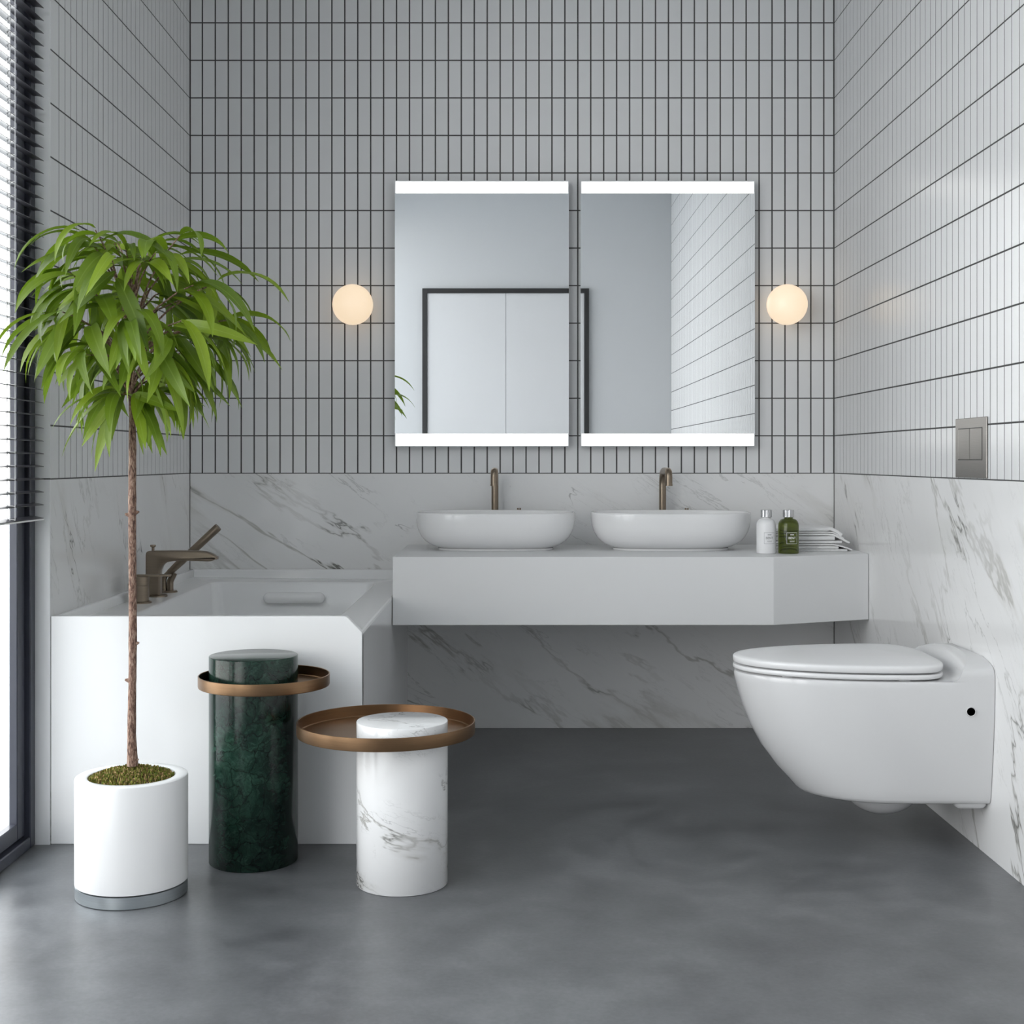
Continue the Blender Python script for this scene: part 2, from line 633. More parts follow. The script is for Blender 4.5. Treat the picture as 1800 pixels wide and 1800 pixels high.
def tile_geo(wd, ht):
    c, d = 0.0006, 0.009
    a, b = wd / 2, ht / 2
    v = [(-a, d, -b), (a, d, -b), (a, d, b), (-a, d, b),
         (-a, c, -b), (a, c, -b), (a, c, b), (-a, c, b),
         (-a + c, 0, -b + c), (a - c, 0, -b + c), (a - c, 0, b - c), (-a + c, 0, b - c)]
    f = []
    for o in (0, 4):
        for i in range(4):
            j = (i + 1) % 4
            f.append((o + i, o + j, o + 4 + j, o + 4 + i))
    f.append((8, 9, 10, 11))
    return v, f


def tile_mesh(wd, ht):
    k = (round(wd, 5), round(ht, 5))
    if k not in tile_cache:
        v, f = tile_geo(*k)
        me = bpy.data.meshes.new('tile')
        me.from_pydata(v, [], f)
        me.materials.append(MT['tile'])
        tile_cache[k] = me
    return tile_cache[k]


def project(p):
    k = PXM * CAM_D / (p.y + CAM_D)
    return 900 + p.x * k, 808 - (p.z - EYE) * k


rt = random.Random(5)


def tile_wall(parent, us, place, rotz, hidden):
    """us: list of (u0,u1) columns; place(u,z)->world centre; every tile a box, the 300 that show largest their own objects"""
    rows = []
    z = ROW0
    while z < ZC - 0.02:
        rows.append((z, min(z + ROWP, ZC)))
        z += ROWP
    cand = []
    for (u0, u1) in us:
        for (z0, z1) in rows:
            c = place((u0 + u1) / 2, (z0 + z1) / 2)
            wd, ht = (u1 - u0) - GV, (z1 - z0) - GH
            if wd < 0.004:
                continue
            size = 0
            if c.y > -CAM_D + 0.3:
                px, py = project(c)
                if -5 < px < 1805 and 0 < py < 1800 and not hidden(px, py):
                    a = project(place(u0, z0))
                    b = project(place(u1, z1))
                    size = abs(a[0] - b[0]) * abs(a[1] - b[1]) - 0.0001 * math.hypot(px - 900, py - 500)
            cand.append((size, c, wd, ht))
    cand.sort(key=lambda t: -t[0])
    R = Matrix.Rotation(rotz, 4, 'Z')
    rest = Geo()
    for i, (size, c, wd, ht) in enumerate(cand):
        e = Euler((rt.gauss(0, 0.0006), 0, rotz + rt.gauss(0, 0.0010)))
        if i < 300 and size > 0:
            o = bpy.data.objects.new('tile', tile_mesh(wd, ht))
            o.location = c
            o.rotation_euler = e
            o.parent = parent
            COL.objects.link(o)
        else:
            v, f = tile_geo(wd, ht)
            m = e.to_matrix()
            rest.add([c + m @ Vector(p) for p in v], f)
    o = rest.build('tile_field', 'tile', parent, fix=False)
    o['kind'] = 'stuff'


TP = 0.04822
xs = [XL + 0.001] + [(355.7 - 900) / PXM + TP * k for k in range(49)] + [XR - 0.001]
cols_back = list(zip(xs[:-1], xs[1:]))


def hid_back(px, py):
    return (690 < px < 1330 and 315 < py < 790) or (px < 470 and 420 < py < 800)


tile_wall(wall_back, cols_back, lambda u, z: Vector((u, 0, z)), 0, hid_back)
ys = [-0.001] + [-(0.0385 + TP * k) for k in range(108)]
ys = [y for y in ys if y > YR]
cols_right = [(-a, -b) for a, b in zip(ys[:-1], ys[1:])]
tile_wall(wall_right, cols_right, lambda u, z: Vector((XR, -u, z)), -PI / 2, lambda px, py: False)
ysl = [-0.001] + [-(0.0443 + TP * k) for k in range(30)] + [YT]
cols_left = [(-a, -b) for a, b in zip(ysl[:-1], ysl[1:])]
tile_wall(wall_left, cols_left, lambda u, z: Vector((XL, -u, z)), PI / 2, lambda px, py: 60 < px and 400 < py < 720)

# rear door (seen in the mirrors) -------------------------------
door = empty('door_1', (-0.047, YR, 0))
tag(door, 'glossy white double door in a thin black frame', 'door', kind='structure')
dx0, dx1, dz = -0.675, 0.580, 2.289
fw = 0.036
Geo().box(dx0, dx0 + fw, YR, YR + 0.03, 0, dz).build('door_frame', 'black', door)
Geo().box(dx1 - fw, dx1, YR, YR + 0.03, 0, dz).build('door_frame', 'black', door)
Geo().box(dx0 + fw, dx1 - fw, YR, YR + 0.03, dz - fw, dz).build('door_frame', 'black', door)
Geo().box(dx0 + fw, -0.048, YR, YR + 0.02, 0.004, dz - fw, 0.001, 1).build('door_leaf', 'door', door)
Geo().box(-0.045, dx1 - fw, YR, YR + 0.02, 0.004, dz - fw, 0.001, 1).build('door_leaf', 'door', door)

# windows -------------------------------------------------------


def window(name, y0, y1, label):
    z0, z1 = 0.0, 2.95
    W = empty(name, (XW - 0.045, (y0 + y1) / 2, 0))
    tag(W, label, 'window', kind='structure')
    t = 0.035
    xo = XW - 0.045
    b = 0.0025
    Geo().box(xo, XW, y1 - t, y1, z0, z1, b, 1).build('frame_post', 'navy', W)
    Geo().box(xo, XW, y0, y0 + t, z0, z1, b, 1).build('frame_post', 'navy', W)
    Geo().box(xo, XW, y0 + t, y1 - t, z0, z0 + 0.03, b, 1).build('frame_rail', 'navy', W)
    Geo().box(xo, XW, y0 + t, y1 - t, z1 - 0.03, z1, b, 1).build('frame_rail', 'navy', W)
    xs_ = XW - 0.0125
    sy1, sy0 = y1 - t - 0.007, y0 + t + 0.007
    sz0, sz1 = 0.036, z1 - 0.036
    st, sr = 0.050, 0.042
    sash = Geo()
    sash.box(xs_ - 0.022, xs_, sy1 - st, sy1, sz0, sz1, b, 1)
    sash.box(xs_ - 0.022, xs_, sy0, sy0 + st, sz0, sz1, b, 1)
    sash.box(xs_ - 0.022, xs_, sy0 + st, sy1 - st, sz0, sz0 + sr, b, 1)
    sash.box(xs_ - 0.022, xs_, sy0 + st, sy1 - st, sz1 - sr, sz1, b, 1)
    so = sash.build('sash', 'navy', W)
    Geo().box(xs_ - 0.020, xs_ - 0.015, sy0 + st - 0.006, sy1 - st + 0.006, sz0 + sr - 0.006, sz1 - sr + 0.006).build('pane', 'glass', so)
    # dark gasket behind the gap between frame and sash
    ga = Geo()
    ga.box(xs_ - 0.022, xs_ - 0.016, sy1, y1 - t, 0.03, z1 - 0.03)
    ga.box(xs_ - 0.022, xs_ - 0.016, y0 + t, sy0, 0.03, z1 - 0.03)
    ga.box(xs_ - 0.022, xs_ - 0.016, sy0, sy1, 0.03, sz0)
    ga.box(xs_ - 0.022, xs_ - 0.016, sy0, sy1, sz1, z1 - 0.03)
    ga.build('gasket', 'black', W)


window('window_1', -2.40, YT - 0.004, 'tall navy framed window beside the bathtub')
window('window_2', -3.80, -2.40, 'tall navy framed window between two others')
window('window_3', YR, -3.80, 'tall navy framed window near the door')

# venetian blind ------------------------------------------------
bl_y1, bl_y0 = -1.531, -2.37
bx0, bx1 = -1.2365, -1.2095
zb = EYE - (918.5 - 808) / (PXM * scale_at(-1.80))
zb = 0.8515
blind = empty('venetian_blind', (-1.223, (bl_y0 + bl_y1) / 2, zb))
tag(blind, 'dark navy venetian blind with white ladder cords hanging in front of the window', 'blind')
pitch = 0.03290
tilt = math.radians(8)
ww = bx1 - bx0
prof = []
for k in range(6):
    t = k / 5
    x = bx0 + ww * t
    z = -math.tan(tilt) * (t - 0.5) * ww + 0.0016 * math.sin(PI * t)
    prof.append((x, z))
th = 0.0014
poly = [(x, z + th) for x, z in prof] + [(x, z) for x, z in reversed(prof)]
slat0 = None
zs = zb + pitch
nsl = 0
while zs < 2.86:
    if slat0 is None:
        g = Geo()
        g.prism([(x, z + zs) for x, z in poly], 'y', bl_y0, bl_y1)
        slat0 = g.build('slat', 'slat', blind)
    else:
        o = slat0.copy()
        o.location = slat0.location + Vector((0, 0, pitch * nsl))
        COL.objects.link(o)
        o.parent = blind
    nsl += 1
    zs += pitch
Geo().prism([(x, z + zb) for x, z in [(bx0, 0.004), (bx1, -0.002), (bx1, -0.0075), (bx0, -0.003)]], 'y', bl_y0, bl_y1, 0.0008, 1).build('bottom_rail', 'slat', blind)
Geo().box(bx1 + 0.0001, bx1 + 0.0012, bl_y0, bl_y1, zb - 0.0072, zb - 0.0035).build('rail_edge', 'cord', blind)
Geo().box(bx0 - 0.0005, bx1 + 0.004, bl_y0, bl_y1, 2.875, 2.945, 0.002, 1).build('head_rail', 'slat', blind)
for yc in (-1.735, -2.18):
    g = Geo()
    g.box(bx1 + 0.0004, bx1 + 0.0016, yc - 0.0008, yc + 0.0008, zb, 2.88)
    g.build('ladder_cord', 'cord', blind)
    g = Geo()
    g.box(bx0 + 0.0080, bx0 + 0.0098, yc - 0.0016, yc + 0.0016, zb, 2.88)
    g.build('ladder_tape', 'cord', blind)
    g = Geo()
    g.box(bx0 + 0.0150, bx0 + 0.0164, yc - 0.0012, yc + 0.0012, zb, 2.88)
    g.build('lift_cord', 'cord', blind)
    g = Geo()
    for k in range(nsl + 1):
        z = zb + pitch * k - 0.001
        zl = lambda x: z - math.tan(tilt) * ((x - bx0) / ww - 0.5) * ww + 0.0005
        g.add([(bx0 + 0.009, yc - 0.0006, zl(bx0 + 0.009) + 0.0036), (bx1 + 0.001, yc - 0.0006, zl(bx1) + 0.0036), (bx1 + 0.001, yc + 0.0006, zl(bx1) + 0.0036), (bx0 + 0.009, yc + 0.0006, zl(bx0 + 0.009) + 0.0036),
               (bx0 + 0.009, yc - 0.0006, zl(bx0 + 0.009) + 0.0046), (bx1 + 0.001, yc - 0.0006, zl(bx1) + 0.0046), (bx1 + 0.001, yc + 0.0006, zl(bx1) + 0.0046), (bx0 + 0.009, yc + 0.0006, zl(bx0 + 0.009) + 0.0046)],
              [(0, 1, 2, 3), (4, 5, 6, 7), (0, 1, 5, 4), (2, 3, 7, 6), (1, 2, 6, 5), (0, 3, 7, 4)])
    g.build('ladder_rungs', 'cord', blind)['kind'] = 'stuff'

# ------------------------------------------------------------------ bathtub
TX0, TX1 = XL + 0.001, -0.3895
TZ, DZ = 0.593, 0.565
tub = empty('bathtub', ((TX0 + TX1) / 2, YT / 2, 0))
tag(tub, 'white built-in bathtub with a chamfered corner under the marble wall', 'bathtub')
g = Geo()
yb = -0.0015
front = YT
# front apron with chamfer
ch = [(TX0, 0), (TX1, 0), (TX1, 0.545)] + [(TX1 - 0.001, 0.551), (TX1 - 0.004, 0.555)] + [(-0.428, 0.590), (-0.432, 0.5925), (-0.438, TZ), (TX0, TZ)]
g.prism(ch, 'y', front, front + 0.028, 0.0022, 2)
# right side panel
g.prism([(TX1 - 0.02, 0), (TX1, 0), (TX1, 0.545), (TX1 - 0.0012, 0.551), (TX1 - 0.005, 0.5545), (TX1 - 0.02, 0.5565)], 'y', front + 0.01, yb)
g.build('apron', 'acrylic', tub)


def rrect(x0, x1, y0, y1, r, z, n=6):
    p = []
    for cx, cy, a in ((x1 - r, y1 - r, 0), (x0 + r, y1 - r, 90), (x0 + r, y0 + r, 180), (x1 - r, y0 + r, 270)):
        for k in range(n + 1):
            t = math.radians(a + 90 * k / n)
            p.append(Vector((cx + r * math.cos(t), cy + r * math.sin(t), z)))
    return p


ox0, ox1, oy0, oy1 = -1.066, -0.482, -1.405, -0.2255
outer = rrect(TX0 + 0.004, TX1 - 0.004, front + 0.024, yb - 0.004, 0.004, DZ)
for p in outer:
    if p.x > -0.45:
        p.z = 0.5555
rings = [outer,
         rrect(ox0 - 0.006, ox1 + 0.006, oy0 - 0.006, oy1 + 0.006, 0.036, DZ),
         rrect(ox0 - 0.001, ox1 + 0.001, oy0 - 0.001, oy1 + 0.001, 0.034, DZ - 0.002),
         rrect(ox0 + 0.003, ox1 - 0.003, oy0 + 0.003, oy1 - 0.003, 0.032, DZ - 0.008),
         rrect(ox0 + 0.03, ox1 - 0.03, oy0 + 0.05, oy1 - 0.05, 0.05, 0.30),
         rrect(ox0 + 0.045, ox1 - 0.045, oy0 + 0.09, oy1 - 0.09, 0.06, 0.18),
         rrect(ox0 + 0.07, ox1 - 0.07, oy0 + 0.12, oy1 - 0.12, 0.06, 0.155),
         rrect(ox0 + 0.12, ox1 - 0.12, oy0 + 0.18, oy1 - 0.18, 0.06, 0.15)]
Geo().loft(rings, False, True).build('basin', 'acrylic', tub, autosmooth=50)
g = Geo()
g.box(TX0, TX0 + 0.020, front + 0.02, yb, 0.5, TZ, 0.006, 3, True)
g.box(TX0, TX1, yb - 0.020, yb, 0.5, TZ, 0.006, 3, True)
g.build('wall_flange', 'acrylic', tub)
# pill grip on the sloping inner back wall
c = pt(517, 1051, -0.258)
gp = [(max(0.0004, 0.0195 * math.sin(PI / 2 * k / 8)), -0.1085 + 0.0195 * (1 - math.cos(PI / 2 * k / 8))) for k in range(9)]
gp += [(r, -x) for r, x in reversed(gp)]
rings = [[Vector((c.x + xx, c.y + 0.8 * r * math.cos(2 * PI * i / 20), c.z + r * math.sin(2 * PI * i / 20))) for i in range(20)] for r, xx in gp]
Geo().loft(rings).build('grip_pad', 'acrylic', tub)

# bath tap set on the deck
fx = -1.127
tapset = empty('bath_tap', (fx, -0.727, DZ))
tag(tapset, 'bronze deck-mounted bath spout with hand shower on the bathtub rim', 'tap')


def deck_ring(cx, cy, r, h=0.006):
    return Geo().lathe(cx, cy, [(r, DZ), (r, DZ + h * 0.6), (r * 0.9, DZ + h)], 32)


# spout: side profile in x-z, given a soft round thickness in y
k1 = PXM * scale_at(-0.727)


def sp(px, py):
    return ((px - 900) / k1, EYE - (py - 808) / k1)


up = [sp(258, 1049), sp(258, 975), sp(259, 970), sp(263, 968)] + [sp(x, y) for x, y in ((300, 967.5), (330, 967.5), (352, 968), (366, 970), (376, 974), (383, 980))]
lo = [sp(x, y) for x, y in ((283, 1049), (283, 1010), (284, 1000), (288, 992), (295, 987.5), (310, 985.5), (335, 985.5), (355, 986), (370, 986.5), (377, 985), (383, 981))]
poly = up + list(reversed(lo))
g = Geo()
g.prism(poly, 'y', -0.727 - 0.019, -0.727 + 0.019, 0.0055, 3, True)
g.build('spout', 'bronze', tapset, autosmooth=35)
deck_ring(fx - 0.001, -0.727, 0.031).build('collar', 'bronze', tapset)
kx, kz = sp(269, 968)
Geo().lathe(kx, -0.727, [(0.0045, kz - 0.002), (0.0045, kz + 0.010), (0.009, kz + 0.0135), (0.009, kz + 0.018), (0.007, kz + 0.019)], 24).build('diverter_knob', 'bronze', tapset)
# mixer handle
hy = -0.927
deck_ring(fx + 0.002, hy, 0.031).build('collar', 'bronze', tapset)
Geo().lathe(fx, hy, [(0.0255, DZ), (0.0255, DZ + 0.052), (0.0245, DZ + 0.0535), (0.0245, DZ + 0.055), (0.0255, DZ + 0.0565), (0.0255, DZ + 0.080), (0.024, DZ + 0.082)], 40).build('mixer_body', 'bronze', tapset, autosmooth=30)
Geo().box(fx - 0.027, fx + 0.092, hy - 0.011, hy + 0.011, DZ + 0.081, DZ + 0.087, 0.002, 2).build('lever', 'bronze', tapset)
# hand shower and holder
sy = -0.595
deck_ring(fx + 0.003, sy, 0.026).build('collar', 'bronze', tapset)
kk = PXM * scale_at(sy)


def hs(px, py):
    return Vector(((px - 900) / kk, sy, EYE - (py - 808) / kk))


Geo().tube(fillet_path([hs(299, 1040), hs(299, 1022), hs(306, 1007)], 0.02), [0.011] * 11, 20).build('hose_nipple', 'bronze', tapset)
Geo().tube(fillet_path([hs(289, 1041), hs(288, 1015), hs(300, 1003)], 0.03), [0.008] * 11, 20).build('holder', 'bronze', tapset)
a, b = hs(296, 1008), hs(384, 926)
d = (b - a).normalized()
g = Geo()
g.tube([a, a + d * 0.006, a + d * 0.03, a + d * 0.06, b - d * 0.004, b], [0.0085, 0.0105, 0.0118, 0.0128, 0.0135, 0.0125], 24)
g.build('hand_shower', 'bronze', tapset)
# ------------------------------------------------------------------ vanity
VZ0, VZ1, VY = 0.4628, 0.6843, -0.6435
g = Geo().prism([(-0.3875, -0.0015), (-0.3875, VY), (0.849, VY), (XR - 0.0015, -0.487), (XR - 0.0015, -0.0015)], 'z', VZ0, VZ1, 0.0018, 2)
van = g.build('vanity_counter', 'solid', loc=(0.4, -0.3, VZ0))
tag(van, 'long white floating vanity counter with an angled end under the mirrors', 'vanity')

# ------------------------------------------------------------------ basins


def sring(cx, cy, a, b, z, n=72, e=2.7):
    out = []
    for i in range(n):
        t = 2 * PI * i / n
        c, s = math.cos(t), math.sin(t)
        out.append(Vector((cx + a * math.copysign(abs(c) ** (2 / e), c), cy + b * math.copysign(abs(s) ** (2 / e), s), z)))
    return out


def basin(cx, label):
    cy, a, b, z = -0.274, 0.2795, 0.180, VZ1
    B = empty('vessel_basin', (cx, cy, z))
    tag(B, label, 'basin')
    Geo().loft([sring(cx, cy, a - i, b - i, z + h) for i, h in ((0.080, 0.0), (0.078, 0.0005), (0.077, 0.0075), (0.082, 0.0085))]).build('foot', 'basin', B)
    out = [(0.080, 0.0085), (0.074, 0.0105), (0.062, 0.0145), (0.046, 0.0225), (0.031, 0.034), (0.019, 0.048), (0.0095, 0.065), (0.0035, 0.084), (0.0008, 0.105), (0.0, 0.125), (0.0004, 0.1295), (0.002, 0.1318), (0.0045, 0.1325)]
    inn = [(0.0075, 0.1318), (0.0090, 0.1295), (0.0098, 0.124), (0.012, 0.10), (0.018, 0.07), (0.032, 0.045), (0.055, 0.030), (0.09, 0.022), (0.13, 0.019)]
    Geo().loft([sring(cx, cy, a - i, b - i, z + h) for i, h in out + inn], True, True).build('bowl', 'basin', B)
    Geo().lathe(cx, cy, [(0.03, z + 0.019), (0.03, z + 0.022), (0.024, z + 0.0245), (0.002, z + 0.025)], 32).build('drain', 'chrome', B)


basin(-0.0575, 'oval white vessel basin on the vanity end beside the bathtub')
basin(0.5565, 'oval white vessel basin on the vanity beside the soap bottles')


def basin_tap(cx, label):
    y0, r = -0.058, 0.0130
    T = empty('basin_tap', (cx, y0, VZ1))
    tag(T, label, 'tap')
    zt = EYE - (828 - 808) / (PXM * 1.03)
    z_end = EYE - (853 - 808) / (PXM * 1.052)
    path = fillet_path([(cx, y0, VZ1), (cx, y0, zt), (cx, -0.25, zt), (cx, -0.25, z_end)], 0.055, 10)
    Geo().tube(path, r, 24).build('spout', 'bronze', T)
    Geo().tube([(cx, -0.25, z_end + 0.004), (cx, -0.25, z_end - 0.002)], [0.0138, 0.0138], 24).build('outlet', 'bronze', T)
    Geo().lathe(cx, y0, [(0.024, VZ1), (0.024, VZ1 + 0.006), (0.021, VZ1 + 0.008)], 32).build('collar', 'bronze', T)
    hx = cx + 0.0885
    h = EYE - (895.5 - 808) / (PXM * 1.012) - VZ1
    Geo().lathe(hx, y0, [(0.018, VZ1), (0.018, VZ1 + 0.006), (0.009, VZ1 + 0.010), (0.009, VZ1 + h - 0.004)], 28).build('valve_stem', 'bronze', T)
    for dx in (-0.0042, 0.0042):
        Geo().lathe(hx + dx, y0, [(0.0034, VZ1 + h - 0.006), (0.0034, VZ1 + h + 0.004), (0.002, VZ1 + h + 0.0055)], 16).build('valve_pin', 'bronze', T)


basin_tap(-0.0628, 'bronze swan-neck tap behind the basin beside the bathtub')
basin_tap(0.5545, 'bronze swan-neck tap behind the basin beside the soap bottles')

# ------------------------------------------------------------------ mirrors


def mirror(px0, px1, label):
    yf = -0.036
    k = PXM * scale_at(yf)
    x0, x1 = (px0 - 900) / k, (px1 - 900) / k
    z1, z0 = EYE - (317.5 - 808) / k, EYE - (785 - 808) / k
    zs1, zs0 = EYE - (340 - 808) / k, EYE - (762 - 808) / k
    m = empty('lit_mirror', ((x0 + x1) / 2, 0, z0))
    tag(m, label, 'mirror')
    Geo().box(x0 + 0.002, x1 - 0.002, yf + 0.004, -0.0005, z0 + 0.002, z1 - 0.002).build('housing', 'alu', m)
    Geo().box(x0, x1, yf, yf + 0.004, zs0, zs1).build('mirror_glass', 'mirror', m)
    for a, b in ((zs1, z1), (z0, zs0)):
        t = 0.0035
        g = Geo()
        outer_top = b if b == z1 else None
        g.box(x0, x0 + t, yf, yf + 0.004, a, b)
        g.box(x1 - t, x1, yf, yf + 0.004, a, b)
        if b == z1:
            g.box(x0 + t, x1 - t, yf, yf + 0.004, b - t, b)
            za, zb_ = a + 0.0005, b - t
        else:
            g.box(x0 + t, x1 - t, yf, yf + 0.004, a, a + t)
            za, zb_ = a + t, b - 0.0005
        s = g.build('strip_frame', 'alu', m)
        Geo().box(x0 + t, x1 - t, yf + 0.0012, yf + 0.0042, za, zb_).build('light_strip', 'strip', m)


mirror(694, 1000, 'rectangular mirror with lit strips above the basin beside the bathtub')
mirror(1020.5, 1327, 'rectangular mirror with lit strips above the basin beside the soap bottles')

# ------------------------------------------------------------------ globe lamps


def sconce(px, label):
    y, r = -0.090, 0.0742
    c = pt(px, 535.5, y)
    L = empty('globe_wall_lamp', (c.x, 0, c.z))
    tag(L, label, 'lamp')
    rings = []
    g = Geo()
    g.lathe(0, 0, [(0.034, 0.0), (0.034, 0.008), (0.028, 0.011), (0.024, 0.022)], 40)
    g.v = [Vector((c.x + p.x, -0.0005 - p.z, c.z + p.y)) for p in g.v]
    g.build('wall_plate', 'alu', L)
    g = Geo()
    n = 24
    g.lathe(0, 0, [(max(0.0004, r * math.sin(PI * k / n)), -r * math.cos(PI * k / n)) for k in range(n + 1)], 48)
    g.v = [Vector((c.x + p.x, y - p.z, c.z + p.y)) for p in g.v]
    g.build('globe', 'globe', L)


sconce(620, 'round glowing globe lamp on the wall beside the plant')
sconce(1383.5, 'round glowing globe lamp on the wall near the tiled side wall by the soap bottles')

# ------------------------------------------------------------------ flush plate
s1, s0 = -1.617, -1.379
fp = empty('flush_plate', (XR, (s0 + s1) / 2, 0.955))
tag(fp, 'brushed steel dual flush plate on the tiles above the toilet', 'flush plate')
pz0, pz1 = 0.9525, 1.109
Geo().box(XR - 0.0045, XR - 0.0003, s1, s0, pz0, pz1, 0.0015, 1).build('plate', 'steel', fp)
by1, by0 = -1.585, -1.405
bz0, bz1 = 1.0005, 1.081
ym = (by0 + by1) / 2
Geo().box(XR - 0.0048, XR - 0.0043, by1 - 0.002, by0 + 0.002, bz0 - 0.0022, bz1 + 0.0022).build('button_gap_shade', 'black', fp)  # flat black sheet on the plate, painting the shaded gaps round the buttons
Geo().box(XR - 0.0054, XR - 0.0046, by1, ym - 0.0022, bz0, bz1, 0.001, 1).build('button', 'steel', fp)
Geo().box(XR - 0.0054, XR - 0.0046, ym + 0.0022, by0, bz0, bz1, 0.001, 1).build('button', 'steel', fp)

# ------------------------------------------------------------------ toilet
YC = -1.462
toi = empty('wall_hung_toilet', (XR, YC, 0.1))
tag(toi, 'white wall-hung toilet with a closed lid fixed to the marble wall', 'toilet')


def uring(u1, uf, wd, z, u0=0.0015, n=20, e=2.0, crown=0.0, wb=None):
    """U-shaped slice: straight sides from the wall, rounded front; wb keeps the sides full near the wall"""
    out = []
    m = 14

    def side(u):
        if wb is None:
            return wd
        t = min(1, max(0, (u - 0.085) / 0.05))
        t = t * t * (3 - 2 * t)
        return wb + (wd - wb) * t
    us_ = [u0 + (u1 - u0) * k / m for k in range(m)]
    for u in us_:
        out.append((u, -side(u)))
    for k in range(n + 1):
        t = -PI / 2 + PI * k / n
        c, s = math.cos(t), math.sin(t)
        out.append((u1 + (uf - u1) * max(0, c) ** (2 / e), side(u1) * math.copysign(abs(s) ** (2 / e), s)))
    for u in reversed(us_):
        out.append((u, side(u)))
    return [Vector((XR - u, YC + v, z + crown * (1 - min(1, (v / 0.2055) ** 2)))) for u, v in out]


prof = [(0.1335, 0.428, 0.152, None), (0.1350, 0.440, 0.165, None), (0.1390, 0.449, 0.172, None), (0.147, 0.458, 0.1755, None), (0.165, 0.473, 0.179, None), (0.200, 0.506, 0.184, None), (0.251, 0.543, 0.191, None),
        (0.305, 0.573, 0.197, None), (0.359, 0.594, 0.202, None), (0.400, 0.606, 0.2045, None), (0.430, 0.6135, 0.2055, None), (0.4405, 0.6150, 0.2055, 0.2055), (0.4455, 0.613, 0.2045, 0.2055), (0.4475, 0.608, 0.202, 0.2055)]
rings = [uring(0.20, 0.40, 0.13, 0.1330)]
for i, (z, uf, wd, wb_) in enumerate(prof):
    rings.append(uring(min(0.24, uf * 0.5), uf, wd, z, wb=wb_))
# rim top back to the raised rear shelf, whose front is hollowed around the lid
rings.append(uring(0.150, 0.130, 0.200, 0.4477, e=2.6, wb=0.2055))
rings.append(uring(0.106, 0.096, 0.2050, 0.4480, e=2.6, wb=0.2055))
rings.append(uring(0.094, 0.085, 0.2055, 0.452, e=2.6))
rings.append(uring(0.087, 0.078, 0.2053, 0.460, e=2.6, crown=0.003))
rings.append(uring(0.083, 0.074, 0.2040, 0.468, e=2.6, crown=0.010))
rings.append(uring(0.079, 0.070, 0.2000, 0.4745, e=2.6, crown=0.020))
rings.append(uring(0.073, 0.064, 0.1920, 0.4790, e=2.6, crown=0.026))
rings.append(uring(0.060, 0.055, 0.1700, 0.4815, e=2.6, crown=0.027))
rings.append(uring(0.040, 0.038, 0.1200, 0.4820, e=2.6, crown=0.027))
g = Geo()
g.loft(rings, True, True)
bowl = g.build('bowl', 'ceramic', toi, autosmooth=42)
# flared foot of the wall flange
g = Geo()
zc, rr = 0.150, 0.02
g.box(XR - 0.085, XR - 0.0015, YC - 0.160, YC + 0.160, 0.118, 0.160, 0.016, 4, True)
g.build('wall_flange', 'ceramic', toi)
# trap bulge
g = Geo()
n = 16
g.lathe(XR - 0.228, YC, [(max(0.0005, 0.096 * math.sin(PI / 2 * (1 - k / n)) if k else 0.096) if False else max(0.0005, 0.098 * math.cos(PI / 2 * k / n)), 0.142 - 0.072 * math.sin(PI / 2 * k / n)) for k in range(n + 1)], 40)
g.build('trap', 'ceramic', toi)
# side fixing hole: a flat dark disc paints its inner shade, inside a rounded ceramic lip
hc = pt(1705, 1250, YC - 0.196)
for nm, mt, pr in (('hole_lip', 'ceramic', [(0.0115, 0.006), (0.0125, 0.0), (0.0118, -0.0016), (0.0105, -0.0012), (0.0100, 0.006)]),
                   ('hole_shade_disc', 'hole', [(0.0100, -0.0002), (0.0005, -0.0002)])):
    g = Geo()
    g.lathe(0, 0, pr, 32, nm == 'hole_shade_disc', nm == 'hole_shade_disc')
    g.v = [Vector((hc.x + p.x, YC - 0.2042 + p.z, hc.z + p.y)) for p in g.v]
    g.build(nm, mt, toi)


def egg(ur, uw, uf, wd, z, dome=0.0, n=64, er=3.6, efr=2.0):
    out = []
    for i in range(n):
        t = 2 * PI * i / n
        c, s = math.cos(t), math.sin(t)
        e = efr if c > 0 else er
        u = uw + ((uf - uw) if c > 0 else (uw - ur)) * math.copysign(abs(c) ** (2 / e), c)
        v = wd * math.copysign(abs(s) ** (2 / (efr if c > 0 else er)), s)
        out.append(Vector((XR - u, YC + v, z)))
    return out


def slab(rows, name, parent=toi):
    """rows of (inset, height) for the edge, then (None, factor, height) for the domed top"""
    rr = []
    for row in rows:
        if len(row) == 2:
            i_, z_ = row
            rr.append(egg(0.098 + i_, 0.240, 0.617 - i_, 0.2065 - i_, z_))
        else:
            f_, z_ = row[1:]
            rr.append(egg(0.240 - 0.136 * f_, 0.240, 0.240 + 0.371 * f_, 0.2005 * f_, z_))
    return Geo().loft(rr, True, True).build(name, 'seat', parent, autosmooth=45)


